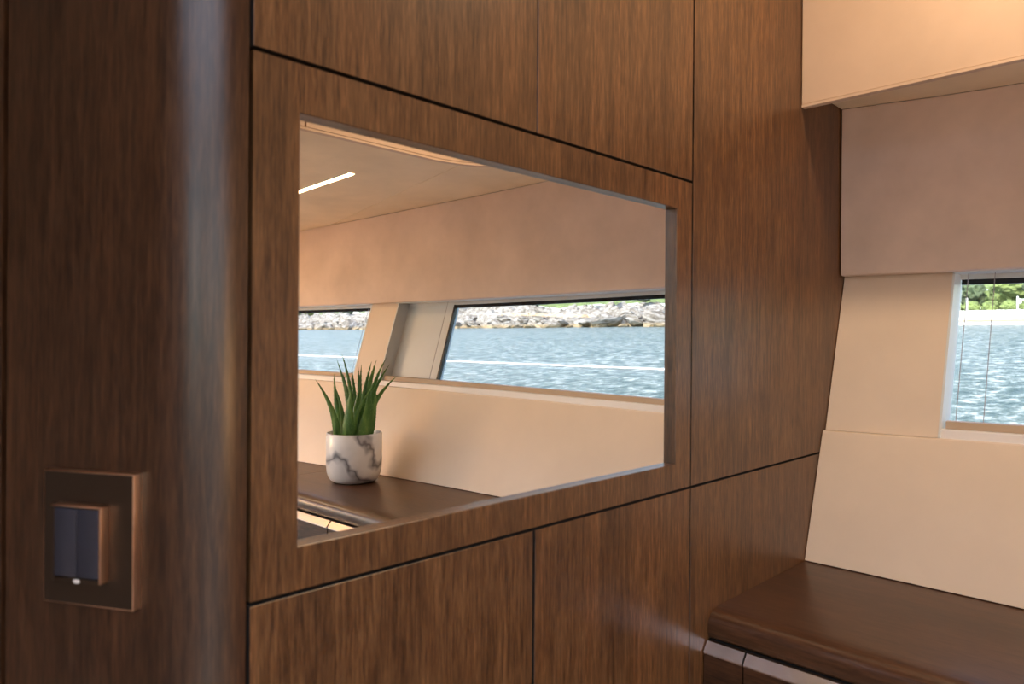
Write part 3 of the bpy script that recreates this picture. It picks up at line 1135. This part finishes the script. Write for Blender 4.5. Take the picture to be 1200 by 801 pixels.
quay = empty('quay', out(104, 5, 0))
tag(quay, 'low pale quay wall along the shore with a thin tan band', 'quay')
bm = bmesh.new()
pts = [(102, -1.0), (102, 1.65), (110, 1.9), (110, -1.0)]
rows = [[bm.verts.new(out(x, y, h)) for x, h in pts] for y in (-52, 75)]
for i in range(4): bm.faces.new((rows[0][i], rows[0][(i + 1) % 4], rows[1][(i + 1) % 4], rows[1][i]))
bm.faces.new(rows[0]); bm.faces.new(rows[1][::-1])
child_of(meshobj('quay_wall', bm, M_QUAY), quay)
bm = bmesh.new()
pts = [(101.9, 0.45), (101.9, 0.62), (101.99, 0.62), (101.99, 0.45)]
rows = [[bm.verts.new(out(x, y, h)) for x, h in pts] for y in (-52, 75)]
for i in range(4): bm.faces.new((rows[0][i], rows[0][(i + 1) % 4], rows[1][(i + 1) % 4], rows[1][i]))
child_of(meshobj('tan_band', bm, M_TAN), quay)
for k in range(18):
    y = -30 + 5.2 * k
    bm = bmesh.new()
    a, b = out(103.0, y, 1.68), out(103.0, y, 3.3)
    tube(bm, [a, b], 0.10, 6)
    child_of(meshobj('railing_post', bm, M_QUAY), quay)
for k in range(30):
    y = 4 + 2.0 * k
    bush(105.3, y, 2.0, 1.15, 1.0, k % 2, 'clipped bright green hedge bush behind the quay railing', 'bush', 'hedge on the quay')
for k in range(22):
    y = -6 + 3.1 * k + rr.uniform(-1, 1)
    bush(111 + rr.uniform(0, 8), y, 3.6 + rr.uniform(-0.8, 1.6), rr.uniform(1.4, 2.9), rr.uniform(1.3, 2.6), k % 4,
         'leafy green tree behind the quay hedge', 'tree', 'trees behind the quay', name='tree')

LINE_A, LINE_B = (25.0, -9.0), (25.0, -75.0)
# white floating line on the water, seen in the mirror
fl = tag(empty('floating_line', out(LINE_A[0], LINE_A[1], 0.03)), 'long thin white line floating on the rippled sea', 'rope')
bm = bmesh.new()
n = 40
tube(bm, [out(LINE_A[0] + (LINE_B[0] - LINE_A[0]) * k / n, LINE_A[1] + (LINE_B[1] - LINE_A[1]) * k / n + 0.25 * math.sin(k * 0.5), 0.05) for k in range(n + 1)], 0.045, 6)
child_of(meshobj('line', bm, M_ROPE), fl)

# side deck outside the windows
bm = bmesh.new()
add_box(bm, (1.24, -S_END, EYE - 0.50), (2.0, 0.3, EYE - 0.45))
tag(meshobj('side_deck', bm, M_WHITE), kind='structure')

# saloon table and its lamp, aft of the camera
tb = tag(empty('saloon_table', (0.18, -2.05, 0)), 'low brown wood table behind the camera', 'table')
box('table_top', (-0.32, -0.28, 0.86), (0.32, 0.28, 0.89), M_WOODY, tb, 0.006)
for x in (-0.27, 0.27):
    for y in (-0.23, 0.23):
        box('leg', (x - 0.02, y - 0.02, 0.0), (x + 0.02, y + 0.02, 0.86), M_WOODD, tb)
lp = tag(empty('table_lamp', (0.22, -2.02, 0.89)), 'lit globe lamp standing on the saloon table', 'lamp')
lathe('base', [(0.06, 0.001), (0.06, 0.010), (0.05, 0.014), (0.012, 0.018)], M_CHROME, lp, 32)
lathe('stem', [(0.008, 0.018), (0.007, 0.30)], M_CHROME, lp, 16)
lathe('globe', [(0.012, 0.30)] + [(0.085 * math.sin(math.pi * k / 14), 0.385 - 0.085 * math.cos(math.pi * k / 14)) for k in range(1, 14)] + [(0.004, 0.470)], M_GLOBE, lp, 32)
